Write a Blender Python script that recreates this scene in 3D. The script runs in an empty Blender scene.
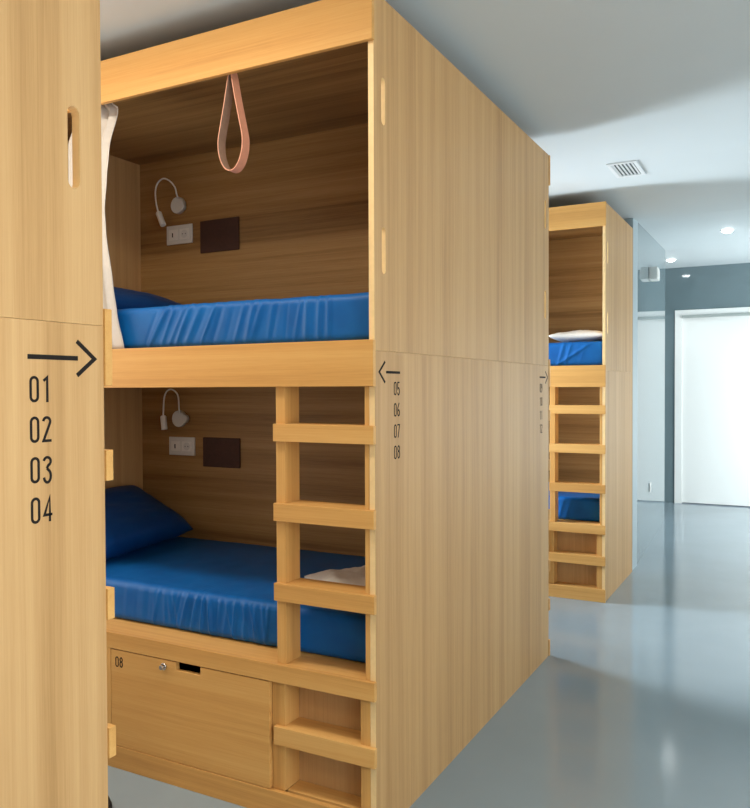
import bpy, bmesh, math, random
from mathutils import Vector, Matrix, Euler
from mathutils.geometry import tessellate_polygon
random.seed(7)
S = bpy.context.scene
C = S.collection
PI = math.pi

# ------------------------------------------------------------------ materials
def new_mat(name):
    m = bpy.data.materials.new(name); m.use_nodes = True
    nt = m.node_tree; b = nt.nodes['Principled BSDF']
    return m, nt, b

def srgb(r, g, b):
    f = lambda c: ((c/255+0.055)/1.055)**2.4 if c/255 > 0.04045 else c/255/12.92
    return (f(r), f(g), f(b), 1)

def plain(name, col, rough=0.5, metal=0.0, noise=0.0, nscale=20, bump=0.0, spec=0.5, coat=0.0):
    m, nt, b = new_mat(name)
    b.inputs['Roughness'].default_value = rough
    b.inputs['Metallic'].default_value = metal
    b.inputs['Specular IOR Level'].default_value = spec
    b.inputs['Coat Weight'].default_value = coat
    b.inputs['Coat Roughness'].default_value = 0.05
    tc = nt.nodes.new('ShaderNodeTexCoord')
    n = nt.nodes.new('ShaderNodeTexNoise'); n.inputs['Scale'].default_value = nscale; n.inputs['Detail'].default_value = 4
    nt.links.new(tc.outputs['Object'], n.inputs['Vector'])
    r = nt.nodes.new('ShaderNodeValToRGB')
    k = noise
    r.color_ramp.elements[0].position = 0.3; r.color_ramp.elements[1].position = 0.7
    r.color_ramp.elements[0].color = (col[0]*(1-k), col[1]*(1-k), col[2]*(1-k), 1)
    r.color_ramp.elements[1].color = (min(1, col[0]*(1+k)), min(1, col[1]*(1+k)), min(1, col[2]*(1+k)), 1)
    nt.links.new(n.outputs['Fac'], r.inputs['Fac'])
    nt.links.new(r.outputs['Color'], b.inputs['Base Color'])
    if bump:
        bp = nt.nodes.new('ShaderNodeBump'); bp.inputs['Strength'].default_value = bump; bp.inputs['Distance'].default_value = 0.002
        nt.links.new(n.outputs['Fac'], bp.inputs['Height']); nt.links.new(bp.outputs['Normal'], b.inputs['Normal'])
    return m

def wood(name, axis, dark, mid, light, leaf=1.0):
    """oak veneer, grain running along the given axis: broad leaves of tone, cathedral figure, fine fibres"""
    m, nt, b = new_mat(name)
    N, L = nt.nodes.new, nt.links.new
    tc = N('ShaderNodeTexCoord'); oi = N('ShaderNodeObjectInfo')
    off = N('ShaderNodeVectorMath'); off.operation = 'ADD'
    mul = N('ShaderNodeMath'); mul.operation = 'MULTIPLY'; mul.inputs[1].default_value = 9.0
    L(oi.outputs['Random'], mul.inputs[0])
    cmb = N('ShaderNodeCombineXYZ')
    for i in range(3): L(mul.outputs[0], cmb.inputs[i])
    L(tc.outputs['Object'], off.inputs[0]); L(cmb.outputs[0], off.inputs[1])
    def noise(across, along, detail, dist=0.0, rough=0.55):
        mp = N('ShaderNodeMapping')
        s = [across]*3; s[axis] = along
        mp.inputs['Scale'].default_value = s
        L(off.outputs[0], mp.inputs['Vector'])
        n = N('ShaderNodeTexNoise'); n.inputs['Scale'].default_value = 1.0
        n.inputs['Detail'].default_value = detail; n.inputs['Distortion'].default_value = dist; n.inputs['Roughness'].default_value = rough
        L(mp.outputs[0], n.inputs['Vector'])
        return n.outputs['Fac']
    broad = noise(11*leaf, 0.12, 2, 0.2)
    figure = noise(34, 0.7, 3, 1.0)
    fibre = noise(300, 3, 3)
    pores = noise(800, 14, 2)
    def mix(a, fa, bb, fb):
        x = N('ShaderNodeMath'); x.operation = 'MULTIPLY'; x.inputs[1].default_value = fa; L(a, x.inputs[0])
        y = N('ShaderNodeMath'); y.operation = 'MULTIPLY_ADD'; y.inputs[1].default_value = fb; L(bb, y.inputs[0]); L(x.outputs[0], y.inputs[2])
        return y.outputs[0]
    h = mix(mix(broad, 0.44, figure, 0.26), 1.0, mix(fibre, 0.17, pores, 0.13), 1.0)
    r = N('ShaderNodeValToRGB'); e = r.color_ramp.elements
    e[0].position = 0.36; e[0].color = dark; e[1].position = 0.66; e[1].color = light
    k = e.new(0.50); k.color = mid
    L(h, r.inputs['Fac']); L(r.outputs['Color'], b.inputs['Base Color'])
    b.inputs['Roughness'].default_value = 0.5
    b.inputs['Specular IOR Level'].default_value = 0.2
    bp = N('ShaderNodeBump'); bp.inputs['Strength'].default_value = 0.12; bp.inputs['Distance'].default_value = 0.0008
    L(fibre, bp.inputs['Height']); L(bp.outputs['Normal'], b.inputs['Normal'])
    return m

WD = (srgb(190,139,77), srgb(209,158,91), srgb(220,173,106))
M = {}
M['wood_x'] = wood('oak_grain_along_x', 0, *WD)
M['wood_y'] = wood('oak_grain_along_y', 1, *WD)
M['wood_z'] = wood('oak_grain_along_z', 2, *WD)
M['panel_z'] = wood('oak_end_panel', 2, srgb(174,134,86), srgb(195,154,104), srgb(208,169,119))
M['back_x'] = wood('brown_oak_shade_darkened', 0, srgb(122,90,52), srgb(156,119,72), srgb(180,143,92))  # browner oak, its colour also darkened to deepen the shade inside the berths
M['blue'] = None
M['paint_black'] = plain('black_print', srgb(38,34,32), 0.8, spec=0.1)
M['edge'] = plain('pale_board_edge', srgb(236,202,146), 0.5, noise=0.05, nscale=40)
M['chrome'] = plain('chrome', (0.75,0.75,0.74), 0.15, 1.0)
M['white_plastic'] = plain('white_plastic', srgb(232,232,228), 0.35)
M['grey_plastic'] = plain('pale_grey_plastic', srgb(216,217,214), 0.35)
M['dark_hole'] = plain('dark_socket', srgb(35,35,38), 0.5)
M['leather_brown'] = plain('dark_brown_leather', srgb(66,36,24), 0.75, noise=0.12, nscale=60, bump=0.2)
M['strap'] = plain('tan_pink_leather', srgb(214,150,122), 0.5, noise=0.06, nscale=50, bump=0.1)
M['strap_in'] = plain('leather_inner_shaded', srgb(150,120,100), 0.8, noise=0.08, nscale=60)  # inner face toned down so its colour carries the loop's shadow
M['white_cloth'] = plain('white_cloth', srgb(218,213,206), 0.85, noise=0.03, nscale=60, bump=0.15)
M['curtain_cloth'] = plain('pale_curtain_cloth', srgb(204,199,193), 0.8, noise=0.03, nscale=60, bump=0.1)
M['wall_white'] = plain('white_wall', srgb(228,230,228), 0.6, noise=0.01, nscale=3)
M['ceiling'] = plain('ceiling_paint', srgb(210,218,221), 0.55, noise=0.012, nscale=2)
M['pilaster'] = plain('pale_grey_paint', srgb(165,180,186), 0.5)
M['grey_gloss'] = plain('grey_gloss_paint', srgb(114,132,138), 0.06, noise=0.02, nscale=3, spec=0.6)
M['door_white'] = plain('white_door_lacquer', srgb(246,248,246), 0.3)
M['track'] = plain('grey_track', srgb(168,176,174), 0.4)
M['vent'] = plain('vent_white', srgb(222,226,228), 0.4)
M['vent_dark'] = plain('vent_dark', srgb(70,84,88), 0.6)
M['black_rubber'] = plain('black_rubber', srgb(24,24,26), 0.5)
M['alu'] = plain('window_frame', srgb(190,192,190), 0.4)

def mat_blue(ca, cb, nm):
    m, nt, b = new_mat(nm)
    N, L = nt.nodes.new, nt.links.new
    tc = N('ShaderNodeTexCoord')
    n = N('ShaderNodeTexNoise'); n.inputs['Scale'].default_value = 9; n.inputs['Detail'].default_value = 3
    L(tc.outputs['Object'], n.inputs['Vector'])
    r = N('ShaderNodeValToRGB')
    r.color_ramp.elements[0].position = .3; r.color_ramp.elements[0].color = srgb(*ca)
    r.color_ramp.elements[1].position = .7; r.color_ramp.elements[1].color = srgb(*cb)
    L(n.outputs['Fac'], r.inputs['Fac']); L(r.outputs['Color'], b.inputs['Base Color'])
    b.inputs['Roughness'].default_value = 0.48
    b.inputs['Specular IOR Level'].default_value = 0.28
    b.inputs['Sheen Weight'].default_value = 0.0
    b.inputs['Sheen Tint'].default_value = (0.6,0.75,1,1)
    w = N('ShaderNodeTexNoise'); w.inputs['Scale'].default_value = 420; L(tc.outputs['Object'], w.inputs['Vector'])
    bp = N('ShaderNodeBump'); bp.inputs['Strength'].default_value = 0.08; bp.inputs['Distance'].default_value = 0.001
    L(w.outputs['Fac'], bp.inputs['Height']); L(bp.outputs['Normal'], b.inputs['Normal'])
    return m
M['blue'] = mat_blue((4,84,156), (8,96,170), 'blue_sheet')
M['blue_case'] = mat_blue((6,62,126), (10,72,140), 'blue_pillowcase_shaded')  # bedding blue made darker, standing in for the weaker light on the pillows

def mat_floor():
    m, nt, b = new_mat('glossy_epoxy_floor')
    N, L = nt.nodes.new, nt.links.new
    tc = N('ShaderNodeTexCoord')
    n = N('ShaderNodeTexNoise'); n.inputs['Scale'].default_value = 1.1; n.inputs['Detail'].default_value = 5
    L(tc.outputs['Object'], n.inputs['Vector'])
    r = N('ShaderNodeValToRGB')
    r.color_ramp.elements[0].position = .3; r.color_ramp.elements[0].color = srgb(134,150,159)
    r.color_ramp.elements[1].position = .7; r.color_ramp.elements[1].color = srgb(143,159,168)
    L(n.outputs['Fac'], r.inputs['Fac']); L(r.outputs['Color'], b.inputs['Base Color'])
    b.inputs['Roughness'].default_value = 0.12
    b.inputs['Specular IOR Level'].default_value = 0.5
    w = N('ShaderNodeTexNoise'); w.inputs['Scale'].default_value = 70; w.inputs['Detail'].default_value = 2
    L(tc.outputs['Object'], w.inputs['Vector'])
    bp = N('ShaderNodeBump'); bp.inputs['Strength'].default_value = 0.10; bp.inputs['Distance'].default_value = 0.0008
    L(w.outputs['Fac'], bp.inputs['Height']); L(bp.outputs['Normal'], b.inputs['Normal'])
    return m
M['floor'] = mat_floor()

def mat_emit(name, col, strength):
    m, nt, b = new_mat(name)
    b.inputs['Base Color'].default_value = (0.9,0.9,0.9,1)
    b.inputs['Emission Color'].default_value = col
    b.inputs['Emission Strength'].default_value = strength
    return m
M['lamp_glow'] = mat_emit('downlight_glow', (0.95,1.0,1.0,1), 30.0)
M['sky_warm'] = mat_emit('daylit_pane', (1.0,0.97,0.9,1), 2.0)
M['sky_cool'] = mat_emit('daylit_pane_cool', (0.88,0.95,1.0,1), 3.0)

# ------------------------------------------------------------------ helpers
def box(bm, x0, x1, y0, y1, z0, z1):
    if x0 > x1: x0, x1 = x1, x0
    if y0 > y1: y0, y1 = y1, y0
    if z0 > z1: z0, z1 = z1, z0
    v = [bm.verts.new(p) for p in ((x0,y0,z0),(x1,y0,z0),(x1,y1,z0),(x0,y1,z0),(x0,y0,z1),(x1,y0,z1),(x1,y1,z1),(x0,y1,z1))]
    for f in ((0,3,2,1),(4,5,6,7),(0,1,5,4),(1,2,6,5),(2,3,7,6),(3,0,4,7)):
        bm.faces.new([v[i] for i in f])
    return bm

def prism(bm, outer, holes, place, a, b):
    """extrude a 2D outline with holes between offsets a and b; place(u, v, w) gives the 3D point"""
    loops = [outer] + holes
    tris = tessellate_polygon([[Vector((u, v, 0)) for u, v in l] for l in loops])
    flat = [p for l in loops for p in l]
    A = [bm.verts.new(place(u, v, a)) for u, v in flat]
    B = [bm.verts.new(place(u, v, b)) for u, v in flat]
    for t in tris:
        for V, o in ((A, t), (B, tuple(reversed(t)))):
            try: bm.faces.new([V[i] for i in o])
            except ValueError: pass
    k = 0
    for l in loops:
        n = len(l)
        for i in range(n):
            j = (i+1) % n
            bm.faces.new([A[k+i], A[k+j], B[k+j], B[k+i]])
        k += n
    bmesh.ops.recalc_face_normals(bm, faces=bm.faces)
    return bm

def tube(bm, pts, r, seg=10, caps=True):
    pts = [Vector(p) for p in pts]; rings = []
    up = Vector((0,0,1))
    t0 = (pts[1]-pts[0]).normalized()
    nrm = t0.orthogonal().normalized()
    for i, p in enumerate(pts):
        t = (pts[min(i+1, len(pts)-1)] - pts[max(i-1, 0)]).normalized()
        nrm = (nrm - t*nrm.dot(t)).normalized(); bi = t.cross(nrm)
        rr = r[i] if isinstance(r, (list, tuple)) else r
        rings.append([bm.verts.new(p + (nrm*math.cos(a) + bi*math.sin(a))*rr) for a in (2*PI*k/seg for k in range(seg))])
    for q, w in zip(rings, rings[1:]):
        for k in range(seg):
            f = bm.faces.new([q[k], q[(k+1) % seg], w[(k+1) % seg], w[k]]); f.smooth = True
    if caps:
        bm.faces.new(list(reversed(rings[0]))); bm.faces.new(rings[-1])
    return bm

def disc(bm, c, axis, r, h, seg=32, rim=0.2):
    """short turned cylinder with a rounded rim, base centre c, growing along axis"""
    c = Vector(c); ax = Vector(axis).normalized()
    n = ax.orthogonal().normalized(); b = ax.cross(n)
    prof = [(r, 0), (r, h*(1-rim)), (r*(1-rim*0.12), h*(1-rim*0.3)), (r*(1-rim*0.4), h)]
    rings = [[bm.verts.new(c + ax*z + (n*math.cos(a)+b*math.sin(a))*rr) for a in (2*PI*k/seg for k in range(seg))] for rr, z in prof]
    for q, w in zip(rings, rings[1:]):
        for k in range(seg):
            f = bm.faces.new([q[k], q[(k+1) % seg], w[(k+1) % seg], w[k]]); f.smooth = True
    bm.faces.new(list(reversed(rings[0]))); bm.faces.new(rings[-1])
    return bm

def obj(name, bm, mat, parent=None, bevel=0.0, smooth=False):
    me = bpy.data.meshes.new(name); bmesh.ops.recalc_face_normals(bm, faces=bm.faces)
    bm.to_mesh(me); bm.free()
    o = bpy.data.objects.new(name, me); C.objects.link(o)
    me.materials.append(M[mat])
    if smooth:
        for p in me.polygons: p.use_smooth = True
    if parent: o.parent = parent
    if bevel:
        md = o.modifiers.new('edge', 'BEVEL'); md.width = bevel; md.segments = 2; md.limit_method = 'ANGLE'; md.angle_limit = math.radians(40)
    return o

def tag(o, label, cat, group=None):
    o['label'] = label; o['category'] = cat
    if group: o['group'] = group
    return o

def thing(name, label, cat, loc=(0,0,0), group=None):
    o = bpy.data.objects.new(name, None); C.objects.link(o)
    o.location = loc; o.empty_display_size = 0.1
    return tag(o, label, cat, group)

def struct(name, bm, mat, parent=None, bevel=0.0):
    o = obj(name, bm, mat, parent, bevel)
    if not parent: o['kind'] = 'structure'
    return o

def nb(): return bmesh.new()

# ------------------------------------------------------------------ lettering
def arc(cx, cy, rx, ry, a0, a1, n=14):
    return [(cx+rx*math.cos(math.radians(a0+(a1-a0)*i/n)), cy+ry*math.sin(math.radians(a0+(a1-a0)*i/n))) for i in range(n+1)]
W = 0.42; ST = 0.105; h2 = ST/2
def digit_paths(d):
    l, r, t, b = h2, W-h2, 1-h2, h2; c = W/2; rx = (r-l)/2
    if d == '0': return [(arc(c, t-rx, rx, rx, 0, 180)+arc(c, b+rx, rx, rx, 180, 360), True)]
    if d == '1': return [([(l+.03, t-.13), (c+.04, t), (c+.04, 0)], False)]
    if d == '2': return [(arc(c, t-rx, rx, rx, 175, -20)+[(l, b), (r+h2, b)], False)]
    if d == '3': return [(arc(c, t-rx, rx, rx, 170, -70)+[(c-.02, .53)], False), ([(c-.02, .53)]+arc(c, b+rx*1.1, rx, rx*1.55, 70, -170), False)]
    if d == '4': return [([(r-.06, 0), (r-.06, t), (l, .27), (r+h2, .27)], False)]
    if d == '5': return [([(r, t), (l+.02, t), (l, .55)]+arc(c, b+.24, rx, .26, 140, -160), False)]
    if d == '6': return [(arc(c, b+rx*1.35, rx, rx*1.35, 0, 360, 24), True), ([(l, b+rx*1.3), (l+.02, .62), (r-.06, 1)], False)]
    if d == '7': return [([(l-h2, t), (r, t), (l+.07, 0)], False)]
    if d == '8': return [(arc(c, t-.20, rx*.92, .20, 0, 360, 24), True), (arc(c, b+.255, rx, .255, 0, 360, 24), True)]
    if d == '9': return [(arc(c, t-rx*1.35, rx, rx*1.35, 0, 360, 24), True), ([(r, t-rx*1.3), (r-.02, .38), (l+.06, 0)], False)]

def ribbon(bm, pts, closed, half, place, w0, w1):
    n = len(pts); P = [Vector(p) for p in pts]; L_, R_ = [], []
    for i in range(n):
        a = P[(i-1) % n] if (closed or i > 0) else None
        c = P[(i+1) % n] if (closed or i < n-1) else None
        d1 = (P[i]-a).normalized() if a is not None and (P[i]-a).length > 1e-6 else None
        d2 = (c-P[i]).normalized() if c is not None and (c-P[i]).length > 1e-6 else None
        d1 = d1 or d2; d2 = d2 or d1
        t = (d1+d2)
        t = t.normalized() if t.length > 1e-4 else d1
        nn = Vector((-t.y, t.x)); k = 1/max(0.5, nn.dot(Vector((-d1.y, d1.x))))
        L_.append(P[i]+nn*half*k); R_.append(P[i]-nn*half*k)
    ring = [[bm.verts.new(place(q.x, q.y, w)) for q in (L_[i], R_[i]) for w in (w0, w1)] for i in range(n)]
    rng = range(n) if closed else range(n-1)
    for i in rng:
        a, c = ring[i], ring[(i+1) % n]
        for x, y in ((0,1),(1,3),(3,2),(2,0)):
            try: bm.faces.new([a[x], a[y], c[y], c[x]])
            except ValueError: pass
    if not closed:
        for a in (ring[0], ring[-1]): bm.faces.new([a[0], a[1], a[3], a[2]])

def number(text, u0, v0, height, place, parent, gap=0.12, mat='paint_black'):
    bm = nb(); x = 0
    for ch in text:
        for pts, closed in digit_paths(ch):
            q = [(u0+(x+px)*height, v0+py*height) for px, py in pts]
            ribbon(bm, q, closed, h2*height, place, -0.0002, 0.0006)
        x += W+gap
    return obj('number', bm, mat, parent)

def arrow(u_tail, u_shaft, u_tip, v, head_u, head_h, place, parent):
    bm = nb()
    ribbon(bm, [(u_tail, v), (u_shaft, v)], False, 0.0042, place, -0.0002, 0.0006)
    ribbon(bm, [(head_u, v+head_h), (u_tip, v), (head_u, v-head_h)], False, 0.0040, place, -0.0002, 0.0006)
    return obj('arrow', bm, 'paint_black', parent)

# ------------------------------------------------------------------ bunk pod
LX = -1.965; TOPZ = 2.70; SEAM = 1.570
def slot_loop(u, v, w, h, n=6):
    r = w/2
    return [(u+r*math.cos(a), v+h/2-r+r*math.sin(a)) for a in (PI*i/n for i in range(n+1))] + \
           [(u+r*math.cos(a), v-h/2+r+r*math.sin(a)) for a in (PI+PI*i/n for i in range(n+1))]

def bay(root, f, number_text=None, spare=True):
    """one side of a pod: two berths, ladder, rails and lockers; f maps local depth (0 = opening) to y"""
    def B(name, x0, x1, d0, d1, z0, z1, mat, parent=root, bev=0.0012):
        bm = nb(); box(bm, x0, x1, f(d0), f(d1), z0, z1)
        return obj(name, bm, mat, parent, bev)
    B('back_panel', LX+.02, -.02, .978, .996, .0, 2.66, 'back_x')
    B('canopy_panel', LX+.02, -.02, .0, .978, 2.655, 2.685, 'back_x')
    B('top_rail', LX, .004, -.018, -.0005, 2.536, 2.695, 'wood_x')
    B('berth_deck', LX+.02, -.0205, .0, .978, 1.560, 1.603, 'wood_x')
    B('deck_rail', LX, .004, -.018, -.0005, 1.456, 1.603, 'wood_x')
    B('seat_deck', LX+.02, -.0205, .0, .978, .480, .520, 'wood_x')
    B('seat_rail', LX, .004, -.018, -.0005, .459, .520, 'wood_x')
    B('base_rail', LX, .004, -.018, -.0005, .0, .086, 'wood_x')
    # ladder
    B('ladder_post', -.379, -.342, .0, .087, .52, 1.456, 'wood_z')
    B('ladder_post', -.037, -.0205, .0, .087, .52, 1.456, 'wood_z')
    B('ladder_post', -.400, -.349, .0, .087, .086, .459, 'wood_z')
    B('ladder_post', -.056, -.0205, .0, .087, .086, .459, 'wood_z')
    for z0, z1 in ((1.273,1.332),(1.005,1.065),(.736,.795)):
        bm = nb(); box(bm, -.379, .004, f(-.018), f(-.0005), z0, z1); box(bm, -.342, -.037, f(-.0005), f(.087), z0, z1)
        obj('rung', bm, 'wood_x', root, .0012)
    bm = nb(); box(bm, -.383, .004, f(-.018), f(-.0005), .246, .308); box(bm, -.349, -.056, f(-.0005), f(.087), .246, .308)
    obj('rung', bm, 'wood_x', root, .0012)
    bm = nb(); box(bm, -.349, -.056, f(.012), f(.087), .06, .086); obj('step_floor', bm, 'wood_x', root, .001)
    B('step_back', -.400, -.0205, .088, .1, .0, .48, 'panel_z')
    # lockers under the lower berth
    def door(x0, x1, notch, txt):
        z0, z1 = .0885, .4555
        out = [(x0,z0),(x1,z0),(x1,z1)]
        if notch: out += [(notch[1],z1),(notch[1],z1-.030),(notch[0],z1-.030),(notch[0],z1)]
        out += [(x0,z1)]
        bm = nb(); prism(bm, out, [], lambda u,v,w: (u, f(w), v), -.016, .004)
        d = obj('locker_door', bm, 'wood_x', root, .001)
        k = nb()
        disc(k, ((notch[0]-.055), f(-.016), .432), (0, f(-1)-f(0), 0), .013, .006, 24)
        disc(k, ((notch[0]-.055), f(-.0215), .432), (0, f(-1)-f(0), 0), .0085, .014, 24)
        obj('lock', k, 'chrome', d)
        if txt:
            number(txt, x0+.024, .391, .040, lambda u,v,w: (u, f(-.0162-w), v), d)
    door(-1.1425, -.3875 - .0145, (-.817,-.702), number_text)
    B('locker_stile', -1.19, -1.1455, -.017, .012, .086, .459, 'wood_z')
    if spare: door(LX+.0045, -1.193, (-1.5,-1.385), None)
    B('locker_floor', LX+.02, -.4, .012, .97, .03, .05, 'wood_x')

def sign(panel, s, y_edge, numbers, xf=0.0):
    """arrow and berth numbers printed on an end panel; s=+1: the edge faces the viewer's left"""
    P = lambda u, v, w: (xf+w, u, v)
    if s > 0: arrow(y_edge+.180, y_edge+.078, y_edge+.030, 1.502, y_edge+.071, .034, P, panel); u = y_edge+.134
    else:     arrow(y_edge-.170, y_edge-.062, y_edge-.023, 1.506, y_edge-.064, .0315, P, panel); u = y_edge-.167
    for i, t in enumerate(numbers):
        number(t, u, 1.4265-.0706*i, .046 if s < 0 else .045, P, panel, gap=.13)

def pale_edges(o):
    o.data.materials.append(M['edge'])
    for p in o.data.polygons:
        if abs(p.normal.x) < .3: p.material_index = 1

def pod(label, loc, depth, bays, signs, group='oak bunk bed pods'):
    root = thing('bunk_pod', label, 'bunk bed', loc, group)
    if depth > 1.5: fs = {1: (lambda d: d), 2: (lambda d: depth-d)}
    else: fs = {1: (lambda d: d)}
    holes = []
    for e, s in ((0, 1), (depth, -1)):
        if e and depth < 1.5: continue
        for v in (2.367, 1.892): holes.append(slot_loop(e+s*.0655, v, .027, .150))
    bm = nb(); prism(bm, [(0,SEAM),(depth,SEAM),(depth,2.695),(0,2.695)], holes, lambda u,v,w: (w,u,v), -.02, 0)
    pale_edges(obj('end_panel', bm, 'panel_z', root, .0008))
    bm = nb(); box(bm, -.02, 0, 0, depth, 0, SEAM-.0007)
    low = obj('end_panel', bm, 'panel_z', root, .0008); pale_edges(low)
    bm = nb(); box(bm, LX, LX+.02, 0, depth, 0, 2.695)
    obj('end_panel', bm, 'panel_z', root, .0008)
    if depth < 1.5:
        pass
    for b, txt in bays: bay(root, fs[b], txt)
    for s, y, nums in signs: sign(low, s, y, nums)
    return root

Y1, L2, Y3, X3 = -1.1036, 1.9909, 3.2186, 0.045
pod('oak bunk pod at left foreground marked 01 02 03 04 on its end panel', (0, Y1-L2, 0), L2, [(2, None)], [(-1, L2, ['01','02','03','04'])])
pod('large middle oak bunk pod with ladder and 05 06 07 08 on its side', (0,0,0), L2, [(1, '08'), (2, None)],
    [(1, 0, ['05','06','07','08']), (-1, L2-.027+.027, ['09','10','11','12'])])
pod('smaller far oak bunk pod standing behind the middle pod, single bed deep', (X3,Y3,0), 1.006, [(1, None)], [])

# ------------------------------------------------------------------ bedding
def fbm(x, y, seed):
    r = 0
    for k in range(1, 5):
        r += math.sin(x*2.3**k+seed*1.7+k*2.1+1.3*math.sin(y*1.9**k+seed+k))/k
    return r/2

def mattress(name, label, x0, x1, y0, y1, z0, z1, folds, loc, group, top_amp=.0025, seed=1):
    r = .028; prof = []
    def corner(cy, cz, a0):
        return [(cy+r*math.cos(a), cz+r*math.sin(a)) for a in (math.radians(a0+90*i/6) for i in range(7))]
    def seg(a, b, n): return [(a[0]+(b[0]-a[0])*i/n, a[1]+(b[1]-a[1])*i/n) for i in range(1, n)]
    c1 = corner(y0+r, z0+r, 270); c1 = [(y0+r-r*math.sin(math.radians(15*i)), z0+r-r*math.cos(math.radians(15*i))) for i in range(7)]
    c2 = [(y0+r-r*math.cos(math.radians(15*i)), z1-r+r*math.sin(math.radians(15*i))) for i in range(7)]
    c3 = [(y1-r+r*math.sin(math.radians(15*i)), z1-r+r*math.cos(math.radians(15*i))) for i in range(7)]
    c4 = [(y1-r+r*math.cos(math.radians(15*i)), z0+r-r*math.sin(math.radians(15*i))) for i in range(7)]
    prof = c1+seg(c1[-1],c2[0],12)+c2+seg(c2[-1],c3[0],24)+c3+seg(c3[-1],c4[0],5)+c4+seg(c4[-1],c1[0],6)
    NX = 420; bm = nb(); rings = []
    cy, cz = (y0+y1)/2, (z0+z1)/2
    for i in range(NX+1):
        t = i/NX; x = x0+(x1-x0)*t
        e = min(x-x0, x1-x); ins = 0
        if e < r: ins = r-math.sqrt(max(0, r*r-(r-e)**2))
        ring = []
        for y, z in prof:
            yy = y+(ins if y < cy else -ins)*(1 if abs(y-cy) > (y1-y0)/2-r*1.01 else 0)
            zz = z+(ins if z < cz else -ins)*(1 if abs(z-cz) > (z1-z0)/2-r*1.01 else 0)
            if y < y0+r*1.01:
                v = (z-z0)/(z1-z0); env = max(0, math.sin(PI*min(1, max(0, v*.92+.06))))**.6
                d = 0
                for fx, sl, wd, am in folds:
                    q = (x-fx-sl*(z1-z))/wd
                    if abs(q) < 3: d += am*math.exp(-q*q)*(1-.15*q)
                yy -= d*env
                yy -= .0018*fbm(x*1.5, z*3, seed)
            if z > z1-r*1.01:
                zz += top_amp*fbm(x*1.7+y*.6, y*1.5-x*.3, seed+3)
                for fx, sl, wd, am in folds:
                    q = (x-fx+.5*(y-y0))/wd; k = (y-y0)/.16
                    if abs(q) < 3 and 0 <= k < 3: zz += .25*am*math.exp(-q*q)*math.exp(-k*k)
            ring.append(bm.verts.new((x, yy, zz)))
        rings.append(ring)
    n = len(prof)
    for a, b in zip(rings, rings[1:]):
        for k in range(n): bm.faces.new([a[k], a[(k+1) % n], b[(k+1) % n], b[k]])
    bm.faces.new(rings[0]); bm.faces.new(list(reversed(rings[-1])))
    o = obj(name, bm, 'blue', None, 0, True); o.location = loc
    return tag(o, label, 'mattress', group)

rg = random.Random(3)
low_f, up_f = [], []
for i in range(26):
    x = -1.03+.56*(i+rg.uniform(-.3,.3))/26
    c = 1-abs((x+.74)/.36)**2
    low_f.append((x, rg.uniform(-.25,.30)*(1 if x > -.75 else -1), rg.uniform(.005,.010), max(.1,c)*rg.uniform(.004,.0105)*rg.choice((1,1,1,-.6))))
for i in range(8): low_f.append((-1.2+.02*i+rg.uniform(0,.02), -.1, .012, rg.uniform(.001,.003)))
for i in range(20):
    x = -.98+.80*(i+rg.uniform(-.3,.3))/20
    sl = -.55+1.0*max(0, (x+.75))
    sl = max(-.6, min(.25, sl))
    up_f.append((x, sl+rg.uniform(-.1,.1), rg.uniform(.006,.014), rg.uniform(.003,.009)*rg.choice((1,1,1,-.5))))
g = 'blue sheeted mattresses'
mattress('mattress', 'blue sheeted mattress on the lower berth of the middle pod, behind the ladder', -1.94, -.026, .108, .972, .5215, .682, low_f, (0,0,0), g, seed=1)
mattress('mattress', 'blue sheeted mattress on the upper berth of the middle pod', -1.94, -.026, .095, .972, 1.6045, 1.770, up_f, (0,0,0), g, seed=2)
fl = [(-.3+.05*i, -.3, .012, rg.uniform(.001,.003)) for i in range(4)]
mattress('mattress', 'blue mattress seen through the ladder at the lower berth of the far pod', -1.94, -.026, .108, .972, .5215, .682, fl, (X3,Y3,0), g, seed=3)
mattress('mattress', 'blue mattress under a white pillow on the upper berth of the far pod', -1.94, -.026, .095, .972, 1.6045, 1.770, [(-.1,-1.6,.015,.006)]+fl, (X3,Y3,0), g, seed=4)

def cushion(name, label, cat, mat, sx, sy, th, loc, rot, group=None, n=36, p=2.6, seed=0, amp=.006, sag=0):
    bm = nb()
    def pt(u, v, s):
        a, b = abs(u), abs(v)
        k = max(0, (1-a**p))*max(0, (1-b**p)); k = k**.45
        pinch = 1-.06*(b*b*(1-a*a))-.0
        x = sx/2*u*(1-.05*(1-b*b)*0-.05*(1-abs(v)**2)*(-0)); y = sy/2*v
        x *= 1-.05*(1-(1-b**2))*0
        z = s*th/2*k + amp*fbm(u*1.6+.4*v, v*1.8, seed)*(0.4+.6*k)*(1 if s > 0 else .3)
        x *= .95+.05*b*b; y *= .94+.06*a*a
        return Vector((x, y, z-sag*(u*u)))
    top = [[bm.verts.new(pt(-1+2*i/n, -1+2*j/n, 1)) for j in range(n+1)] for i in range(n+1)]
    bot = [[top[i][j] if i in (0,n) or j in (0,n) else bm.verts.new(pt(-1+2*i/n, -1+2*j/n, -1)) for j in range(n+1)] for i in range(n+1)]
    for i in range(n):
        for j in range(n):
            bm.faces.new([top[i][j], top[i+1][j], top[i+1][j+1], top[i][j+1]])
            bm.faces.new([bot[i][j], bot[i][j+1], bot[i+1][j+1], bot[i+1][j]])
    o = obj(name, bm, mat, None, 0, True); o.rotation_euler = rot
    R = Euler(rot).to_matrix(); lo = min((R @ v.co).z for v in o.data.vertices)
    o.location = (loc[0], loc[1], loc[2]-lo)      # loc z = the surface it rests on
    return tag(o, label, cat, group)

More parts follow.
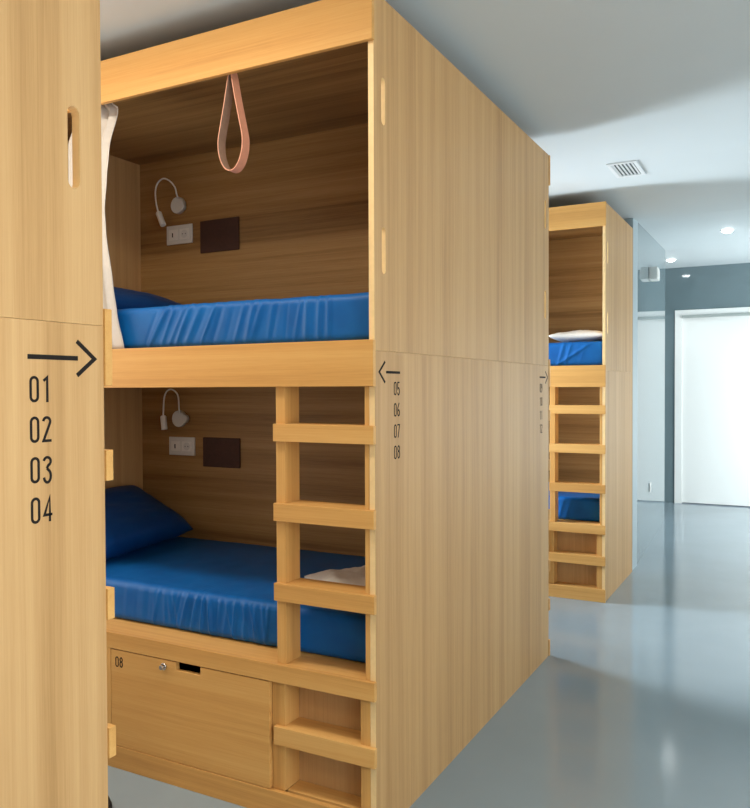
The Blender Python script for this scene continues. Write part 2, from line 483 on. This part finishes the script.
pg = 'blue pillows'
lp = cushion('pillow', 'blue pillow propped against the end wall of the lower berth, middle pod', 'pillow', 'blue_case', .42, .78, .17, (-1.706,.545,.6870), (math.radians(1), math.radians(29), math.radians(8)), pg, seed=2, p=3.4)
t = nb(); box(t, .182,.196,.365,.367,-.010,.014); obj('care_tag', t, 'white_cloth', lp)
cushion('pillow', 'blue pillow at the left end of the upper berth, middle pod', 'pillow', 'blue_case', .46, .82, .14, (-1.700,.55,1.7750), (0, math.radians(14), 0), pg, seed=5)
cushion('pillow', 'flat white pillow on the upper mattress of the far pod', 'pillow', 'white_cloth', .40, .55, .09, (X3-.235,Y3+.42,1.7745), (0, 0, 0), None, seed=7)
# folded white sheet on the lower mattress
def sheet(label, loc, pts_w, pts_l, h):
    bm = nb(); n = 34
    def top(u, v):
        e = min(1, 4*min(u, 1-u))*min(1, 4*min(v, 1-v))
        return h*(e**.5)*(.85+.15*fbm(u*2, v*2.5, 5))+.004*fbm(u*6, v*5, 2)*e
    def outline(u, v):
        x = pts_w*(u-.5)*(1+.05*fbm(v*2, 1, 3)); y = pts_l*(v-.5)*(1+.06*fbm(u*2.5, 2, 4))
        return x, y
    T = [[None]*(n+1) for _ in range(n+1)]; Bt = [[None]*(n+1) for _ in range(n+1)]
    for i in range(n+1):
        for j in range(n+1):
            u, v = i/n, j/n; x, y = outline(u, v); z = max(.001, top(u, v))
            T[i][j] = bm.verts.new((x, y, z))
            Bt[i][j] = T[i][j] if (i in (0,n) or j in (0,n)) else bm.verts.new((x, y, 0))
    for i in range(n):
        for j in range(n):
            bm.faces.new([T[i][j],T[i+1][j],T[i+1][j+1],T[i][j+1]])
            bm.faces.new([Bt[i][j],Bt[i][j+1],Bt[i+1][j+1],Bt[i+1][j]])
    o = obj('folded_sheet', bm, 'white_cloth', None, 0, True); o.location = loc
    o.rotation_euler = (0,0,math.radians(40))
    return tag(o, label, 'bed linen')
sheet('folded white sheet lying on the lower blue mattress behind the ladder', (-.325,.48,.686), .40, .38, .055)

# ------------------------------------------------------------------ curtain
def curtain():
    prof_r = [(2.625,-1.205),(2.569,-1.187),(2.537,-1.145),(2.394,-1.197),(2.273,-1.214),(2.159,-1.228),(2.068,-1.222),(1.866,-1.190),(1.748,-1.171),(1.606,-1.136)]
    prof_l = [(2.625,-1.36),(2.526,-1.395),(2.439,-1.434),(2.258,-1.432),(2.068,-1.42),(1.866,-1.42),(1.606,-1.41)]
    def ip(pr, z):
        for (za, xa), (zb, xb) in zip(pr, pr[1:]):
            if za >= z >= zb:
                k = (za-z)/(za-zb); k = k*k*(3-2*k)*.5+k*.5; return xa+(xb-xa)*k
        return pr[-1][1]
    bm = nb(); nz, nu = 60, 110; V = []
    for i in range(nz+1):
        z = 2.625-(2.625-1.606)*i/nz; l, r = ip(prof_l, z), ip(prof_r, z); row = []
        for j in range(nu+1):
            u = j/nu
            ph = u*PI*11+.5*math.sin(z*3)
            amp = .018+.010*math.sin(u*7+z*2)
            row.append(bm.verts.new((l+(r-l)*(u+.018*math.sin(2*ph)), .056+amp*math.sin(ph), z)))
        V.append(row)
    for i in range(nz):
        for j in range(nu): bm.faces.new([V[i][j],V[i][j+1],V[i+1][j+1],V[i+1][j]])
    o = obj('curtain', bm, 'curtain_cloth', None, 0, True)
    md = o.modifiers.new('thickness', 'SOLIDIFY'); md.thickness = .0018
    return tag(o, 'white curtain gathered at the left of the upper berth, beside the foreground pod', 'curtain')
curtain()

# ------------------------------------------------------------------ strap
def strap():
    top, cx, w = 2.562, -.573, .040
    half = [(0, .0), (.006,.02), (.012,.05), (.024,.11), (.040,.18), (.050,.225), (.053,.25), (.050,.285), (.038,.32), (.020,.343), (0,.350)]
    right = [(cx+a, top-b) for a, b in half]; left = [(cx-a, top-b) for a, b in half]
    loop = left+right[::-1][1:]
    # smooth
    P = []
    n = len(loop)
    for i in range(n-1):
        p0, p1, p2, p3 = loop[max(i-1,0)], loop[i], loop[i+1], loop[min(i+2,n-1)]
        for k in range(6):
            s = k/6
            P.append(tuple(.5*((2*p1[q])+(-p0[q]+p2[q])*s+(2*p0[q]-5*p1[q]+4*p2[q]-p3[q])*s*s+(-p0[q]+3*p1[q]-3*p2[q]+p3[q])*s**3) for q in (0,1)))
    P.append(loop[-1])
    bm = nb(); ribbon(bm, P, False, .0016, lambda u,v,wv: (u, .030+wv, v), -w/2, w/2)
    o = obj('leather_strap', bm, 'strap', None, 0, False)
    o.data.materials.append(M['strap_in']); ctr = Vector((cx, .03, top-.22))
    for p in o.data.polygons:
        q = ctr-p.center; q.y = 0
        if abs(p.normal.y) < .5 and p.normal.dot(q) > 0: p.material_index = 1
    return tag(o, 'tan leather loop strap hanging from the top rail of the middle pod', 'strap')
strap()

# ------------------------------------------------------------------ reading lamps, sockets, brown pads
WY = .978
def smooth_path(pts, k=8):
    P = []; n = len(pts); pts = [Vector(p) for p in pts]
    for i in range(n-1):
        p0, p1, p2, p3 = pts[max(i-1,0)], pts[i], pts[i+1], pts[min(i+2,n-1)]
        for q in range(k):
            s = q/k
            P.append(.5*((2*p1)+(-p0+p2)*s+(2*p0-5*p1+4*p2-p3)*s*s+(-p0+3*p1-3*p2+p3)*s**3))
    P.append(pts[-1]); return P
def reading_lamp(label, c, arcpts, head0, head1, bump):
    t = thing('reading_lamp', label, 'lamp', (c[0], WY-.0008, c[1]), 'gooseneck reading lamps')
    R = lambda x, y, z: (x-c[0], y-WY, z-c[1])
    bm = nb(); disc(bm, (0,0,0), (0,-1,0), .043, .022, 36); obj('wall_mount', bm, 'grey_plastic', t)
    bm = nb(); disc(bm, R(bump[0], WY-.006, bump[1]), (0,-1,0), .022, .020, 28); obj('switch_knob', bm, 'grey_plastic', t)
    bm = nb(); tube(bm, smooth_path([R(*p) for p in arcpts]), .0042, 10); obj('gooseneck', bm, 'white_plastic', t)
    a, b = Vector(R(*head0)), Vector(R(*head1)); d = b-a
    bm = nb(); tube(bm, [a, a+d*.04, a+d*.1, a+d*.95, b], [.009,.013,.0155,.0155,.014], 20)
    obj('lamp_head', bm, 'white_plastic', t)
reading_lamp('white gooseneck reading lamp on the back wall of the upper berth', (-1.668,2.406),
    [(-1.655,.953,2.436),(-1.645,.93,2.455),(-1.651,.925,2.488),(-1.683,.922,2.524),(-1.725,.92,2.541),(-1.764,.92,2.522),(-1.780,.92,2.481),(-1.776,.92,2.424),(-1.762,.92,2.372)],
    (-1.762,.92,2.374), (-1.728,.92,2.300), (-1.640,2.395))
reading_lamp('white gooseneck reading lamp on the back wall of the lower berth', (-1.672,1.296),
    [(-1.655,.953,1.330),(-1.640,.93,1.345),(-1.640,.925,1.408),(-1.655,.922,1.436),(-1.685,.92,1.450),(-1.715,.92,1.438),(-1.733,.92,1.400),(-1.740,.92,1.312)],
    (-1.740,.92,1.314), (-1.732,.92,1.240), (-1.632,1.297))
def socket(label, x0, x1, z0, z1):
    cx, cz = (x0+x1)/2, (z0+z1)/2
    t = thing('wall_socket', label, 'socket', (cx, WY, cz), 'double wall sockets')
    hx, hz = (x1-x0)/2, (z1-z0)/2
    bm = nb(); box(bm, -hx, hx, -.009, 0, -hz, hz); obj('plate', bm, 'grey_plastic', t, .0025)
    bm = nb(); box(bm, -hx+.018, -.006, -.0115, -.008, -hz+.022, hz-.022); u = obj('charging_port', bm, 'white_plastic', t, .001)
    bm = nb(); box(bm, -.046, -.039, -.0125, -.0112, -.012, .010); obj('port_hole', bm, 'dark_hole', u)
    bm = nb(); box(bm, .004, hx-.016, -.0115, -.008, -hz+.022, hz-.022); o = obj('outlet', bm, 'white_plastic', t, .001)
    bm = nb(); disc(bm, (.037,-.0115,0), (0,-1,0), .021, .0015, 28); o2 = obj('outlet_cup', bm, 'grey_plastic', o)
    bm = nb()
    for s in (-1, 1): disc(bm, (.037+s*.0095,-.0128,0), (0,-1,0), .0028, .0008, 12)
    obj('pin_holes', bm, 'dark_hole', o)
socket('white double socket under the reading lamp of the upper berth', -1.752,-1.580, 2.207,2.305)
socket('white double socket under the reading lamp of the lower berth', -1.748,-1.575, 1.105,1.200)
def pad(label, x0, x1, z0, z1):
    bm = nb(); box(bm, x0, x1, WY-.008, WY, z0, z1); o = obj('wall_pad', bm, 'leather_brown', None, .004)
    tag(o, label, 'wall panel', 'brown wall pads')
pad('dark brown rectangular pad beside the socket in the upper berth', -1.528,-1.280, 2.146,2.310)
pad('dark brown rectangular pad beside the socket in the lower berth', -1.521,-1.283, 1.052,1.203)

# dark shoe on the floor of the aisle
def shoe():
    t = thing('shoe', 'black rounded shoe tip on the floor in front of the middle pod', 'shoe', (-1.035,-.262,0))
    bm = nb(); n = 24; rows = []
    for i in range(n+1):
        u = i/n; x = -.13+.26*u
        wd = .046*math.sqrt(max(0, 1-(2*u-1)**4))*(.85+.2*u)+.0005
        ht = (.075-.030*u)*math.sqrt(max(0, 1-max(0, (u-.6)/.4)**2.2))*min(1, (u*14)**.5+.02)+.004
        rows.append([bm.verts.new((x, wd*math.cos(a), .012+ht*max(0, math.sin(a))**.8)) for a in (PI*k/14 for k in range(15))])
    for a, b in zip(rows, rows[1:]):
        for k in range(14): bm.faces.new([a[k],a[k+1],b[k+1],b[k]])
        bm.faces.new([a[14],a[0],b[0],b[14]])
    bm.faces.new(rows[0]); bm.faces.new(rows[-1])
    obj('upper', bm, 'black_rubber', t, 0, True)
    o = [(-.132+.266*i/30, .049*math.sqrt(max(0, 1-(2*i/30-1)**4))*(.85+.2*i/30)) for i in range(31)]
    bm = nb(); prism(bm, o+[(x,-y) for x, y in reversed(o[1:-1])], [], lambda u,v,w: (u,v,w), 0, .014)
    obj('sole', bm, 'black_rubber', t, .002)
shoe()

# ------------------------------------------------------------------ room shell
XL, XR, YF, YB, CZ = -2.02, 2.6, -4.6, 8.325, 2.785
def quadslab(bm, pts, dz):
    a = [bm.verts.new(p) for p in pts]; b = [bm.verts.new((p[0],p[1],p[2]+dz)) for p in pts]
    n = len(pts); bm.faces.new(a); bm.faces.new(list(reversed(b)))
    for i in range(n): bm.faces.new([a[i],a[(i+1)%n],b[(i+1)%n],b[i]])
bm = nb(); box(bm, XL-.2, XR+.2, YF-.2, YB+.3, -.12, 0); struct('floor', bm, 'floor')
bm = nb()
prof = [(YF-.2,CZ),(4.35,CZ),(6.93,2.95),(YB+.3,2.95),(YB+.3,3.15),(YF-.2,3.15)]
prism(bm, prof, [], lambda u,v,w: (w,u,v), XL-.2, XR+.2); struct('ceiling', bm, 'ceiling')
H = 3.0
W1 = (-1.0,-.06,.62,2.25); W2 = (2.40,3.15,.62,2.42)
rect = lambda y0,y1,z0,z1: [(y0,z0),(y1,z0),(y1,z1),(y0,z1)]
bm = nb(); prism(bm, rect(YF-.2,YB+.3,0,H), [rect(*W1), rect(*W2)], lambda u,v,w: (w,u,v), XL-.2, XL); struct('wall_left', bm, 'wall_white')
W3 = (-3.4,-.2,.7,2.4); W4 = (5.9,8.0,.3,2.0)  # openings of the two added fill windows, out of view
bm = nb(); prism(bm, rect(YF-.2,YB+.3,0,H), [rect(*W3), rect(*W4)], lambda u,v,w: (w,u,v), XR, XR+.2); struct('wall_right', bm, 'wall_white')
bm = nb(); box(bm, XL, XR, YF-.2, YF, 0, H); struct('wall_front', bm, 'wall_white')
DX0, DX1, DZ = -.160, 1.12, 2.418
bm = nb(); prism(bm, [(XL,0),(DX0,0),(DX0,DZ),(DX1,DZ),(DX1,0),(XR,0),(XR,H),(XL,H)], [], lambda u,v,w: (u,w,v), YB, YB+.2); struct('wall_back', bm, 'grey_gloss')
# glossy partition beyond the far pod
PA, PB = (.038,4.472), (-.086,6.92)
bm = nb(); prism(bm, [PA,PB,(PB[0]-.14,PB[1]),(PA[0]-.14,PA[1])], [], lambda u,v,w: (u,v,w), 0, H); struct('wall_side', bm, 'grey_gloss')
bm = nb(); box(bm, -.12, .040, 4.262, 4.470, 0, H); struct('trim_3', bm, 'pilaster')
# door
bm = nb(); prism(bm, [(DX0,0),(DX0+.085,0),(DX0+.085,DZ-.085),(DX1-.085,DZ-.085),(DX1-.085,0),(DX1,0),(DX1,DZ),(DX0,DZ)], [], lambda u,v,w: (u,w,v), YB-.012, YB+.15)
fr = struct('trim_1', bm, 'door_white', None, .002)
bm = nb(); box(bm, DX0+.087, DX1-.087, YB+.004, YB+.05, .012, DZ-.087); d1 = struct('door_1', bm, 'door_white', None, .002)
bm = nb(); box(bm, DX0+.085, DX1-.02, YB-.030, YB-.0125, 2.315, 2.350); struct('trim_2', bm, 'track', None, .002)
# aisle windows on the left, added fill windows on the right
def window(name, x, wdw, sgn, glow):
    y0, y1, z0, z1 = wdw
    bm = nb()
    def bar(a, b, c, d): box(bm, x, x+sgn*.06, a, b, c, d)
    bar(y0,y1,z0,z0+.05); bar(y0,y1,z1-.05,z1); bar(y0,y0+.05,z0+.05,z1-.05); bar(y1-.05,y1,z0+.05,z1-.05)
    if y1-y0 > 1.5:
        m = (y0+y1)/2; bar(m-.025,m+.025,z0+.05,z1-.05)
    fo = struct(name, bm, 'alu', None, .002)
    bm = nb(); box(bm, x+sgn*.03, x+sgn*.036, y0+.05, y1-.05, z0+.05, z1-.05)
    obj('pane', bm, glow, fo)
window('window_1', XL-.12, W1, -1, 'sky_warm')
window('window_2', XL-.12, W2, -1, 'sky_cool')
window('fill_window_3', XR+.12, W3, 1, 'sky_warm')  # unseen window added as corridor fill
window('fill_window_4', XR+.12, W4, 1, 'sky_cool')  # unseen window added to brighten the far door and floor

# downlights
def ceil_z(y): return CZ if y < 4.35 else min(2.95, CZ+(y-4.35)/(6.93-4.35)*(2.95-CZ))
def downlight(x, y, label, power):
    z = ceil_z(y)
    t = thing('downlight', label, 'ceiling light', (x,y,z), 'recessed ceiling downlights')
    bm = nb(); pr = [(.062,.0),(.062,-.006),(.048,-.008),(.046,-.002)]
    rings = [[bm.verts.new((r*math.cos(2*PI*k/32), r*math.sin(2*PI*k/32), zz)) for k in range(32)] for r, zz in pr]
    for a, b in zip(rings, rings[1:]):
        for k in range(32): bm.faces.new([a[k],a[(k+1)%32],b[(k+1)%32],b[k]])
    obj('trim_ring', bm, 'white_plastic', t, 0, True)
    bm = nb(); disc(bm, (0,0,-.001), (0,0,-1), .0455, .022, 32, .9); obj('lens', bm, 'lamp_glow', t)
    la = bpy.data.lights.new('downlight_lamp', 'SPOT'); la.energy = power; la.spot_size = math.radians(120); la.spot_blend = .6
    la.shadow_soft_size = .04; la.color = (1,.98,.94)
    lo = bpy.data.objects.new('downlight_lamp', la); C.objects.link(lo); lo.location = (x,y,z-.05)
downlight(.628,5.56,'recessed round downlight at right, nearer of the two lit ones', 14)
downlight(-.115,7.60,'recessed round downlight by the back wall, farther of the two lit ones', 14)
# air vent
t = thing('air_vent', 'small square slatted air vent in the ceiling beyond the middle pod', 'vent', (.255,2.80,CZ))
def fr_(bm, a, b, c, d, z0, z1, wd):
    box(bm,a,b,c,c+wd,z0,z1); box(bm,a,b,d-wd,d,z0,z1); box(bm,a,a+wd,c+wd,d-wd,z0,z1); box(bm,b-wd,b,c+wd,d-wd,z0,z1)
bm = nb(); fr_(bm, -.088,.088,-.165,.165,-.008,0,.024); obj('frame', bm, 'vent', t, .002)
bm = nb(); box(bm, -.066,.066,-.143,.143,-.0015,0); obj('backing', bm, 'vent_dark', t)
for i in range(6):
    x = -.055+.022*i
    bm = nb(); prism(bm, [(x-.005,-.0085),(x-.003,-.0085),(x+.003,-.002),(x+.001,-.002)], [], lambda u,v,w: (u,w,v), -.143, .143)
    obj('slat', bm, 'vent', t)
# white box and outlet on the glossy partition
dirp = Vector((PB[0]-PA[0], PB[1]-PA[1], 0)).normalized()
ang = math.atan2(dirp.y, dirp.x)
def on_wall(y):
    k = (y-PA[1])/(PB[1]-PA[1]); return PA[0]+(PB[0]-PA[0])*k
y = 5.40
t = thing('sensor_box', 'small white box mounted high on the glossy grey side wall', 'wall box', (on_wall(y), y, 2.49))
t.rotation_euler = (0,0,ang-PI/2)
bm = nb(); box(bm, 0,.075,-.10,.10,-.055,.055); obj('housing', bm, 'white_plastic', t, .006)
bm = nb(); box(bm, .075,.079,-.07,.07,-.035,.035); obj('cover', bm, 'white_plastic', t, .003)
y = 5.42
t = thing('wall_outlet', 'small white outlet low on the glossy grey side wall', 'socket', (on_wall(y), y, .53))
t.rotation_euler = (0,0,ang-PI/2)
bm = nb(); box(bm, 0,.010,-.04,.04,-.04,.04); obj('plate', bm, 'white_plastic', t, .002)
bm = nb(); disc(bm, (.010,0,0), (1,0,0), .02, .003, 20); obj('outlet_cup', bm, 'white_plastic', t)

# ------------------------------------------------------------------ light
def area(name, loc, rot, sx, sy, power, col, spread=180):
    la = bpy.data.lights.new(name, 'AREA'); la.shape = 'RECTANGLE'; la.size = sx; la.size_y = sy; la.energy = power; la.color = col; la.spread = math.radians(spread)
    o = bpy.data.objects.new(name, la); C.objects.link(o); o.location = loc; o.rotation_euler = rot
    return o
def wlight(name, x, wdw, sgn, power, col, spread=180):
    y0,y1,z0,z1 = wdw
    area(name, (x, (y0+y1)/2, (z0+z1)/2), (0, -sgn*PI/2, 0), z1-z0-.1, y1-y0-.1, power, col, spread)
wlight('window_or_fill_light', XL-.085, W1, 1, 6, (1,.93,.82))
wlight('window_or_fill_light', XL-.085, W2, 1, 72, (.82,.93,1), 88)
wlight('window_or_fill_light', XR+.085, W3, -1, 40, (.84,.94,1))  # fill for the near corridor, from an added window
wlight('window_or_fill_light', XR+.085, W4, -1, 104, (.95,1,.99))  # fill for the far corridor, from an added window
def spot(x, y, power, col, ang=150):
    la = bpy.data.lights.new('unseen_fill_lamp', 'SPOT'); la.energy = power; la.spot_size = math.radians(ang); la.spot_blend = .8; la.shadow_soft_size = .06; la.color = col
    o = bpy.data.objects.new('unseen_fill_lamp', la); C.objects.link(o); o.location = (x,y,CZ-.02)
area('aisle_fill_light', (-.95,-.66,CZ-.01), (0,0,0), 1.8, .22, 27, (1,.90,.74))  # added fill over the aisle, no fixture there, brightens the pod front
for x, y, p in ((1.0,-.9,4),(1.0,-2.3,66)): spot(x, y, p, (1,.955,.75))  # unseen corridor lamps, placed and tinted to brighten the near end panels

w = bpy.data.worlds.new('World'); S.world = w; w.use_nodes = True
w.node_tree.nodes['Background'].inputs[0].default_value = (.75,.85,1,1); w.node_tree.nodes['Background'].inputs[1].default_value = .3

# ------------------------------------------------------------------ camera
cam = bpy.data.cameras.new('camera'); co = bpy.data.objects.new('camera', cam); C.objects.link(co)
yaw, pitch, roll = math.radians(28.00004), math.radians(-1.0850864), math.radians(-.21681537)
fw = Vector((-math.sin(yaw)*math.cos(pitch), math.cos(yaw)*math.cos(pitch), math.sin(pitch)))
rt = Vector((math.cos(yaw), math.sin(yaw), 0)); up = rt.cross(fw)
r2 = rt*math.cos(roll)+up*math.sin(roll); u2 = up*math.cos(roll)-rt*math.sin(roll)
co.matrix_world = Matrix(((r2.x,u2.x,-fw.x,1.1669),(r2.y,u2.y,-fw.y,-2.1936),(r2.z,u2.z,-fw.z,1.4474),(0,0,0,1)))
cam.sensor_fit = 'VERTICAL'; cam.sensor_height = 36; cam.lens = 36*788.76/808; cam.clip_start = .05
S.camera = co
S.view_settings.view_transform = 'Standard'; S.view_settings.look = 'None'
S.view_settings.gamma = 1; S.view_settings.use_curve_mapping = False; S.view_settings.exposure = 0.0
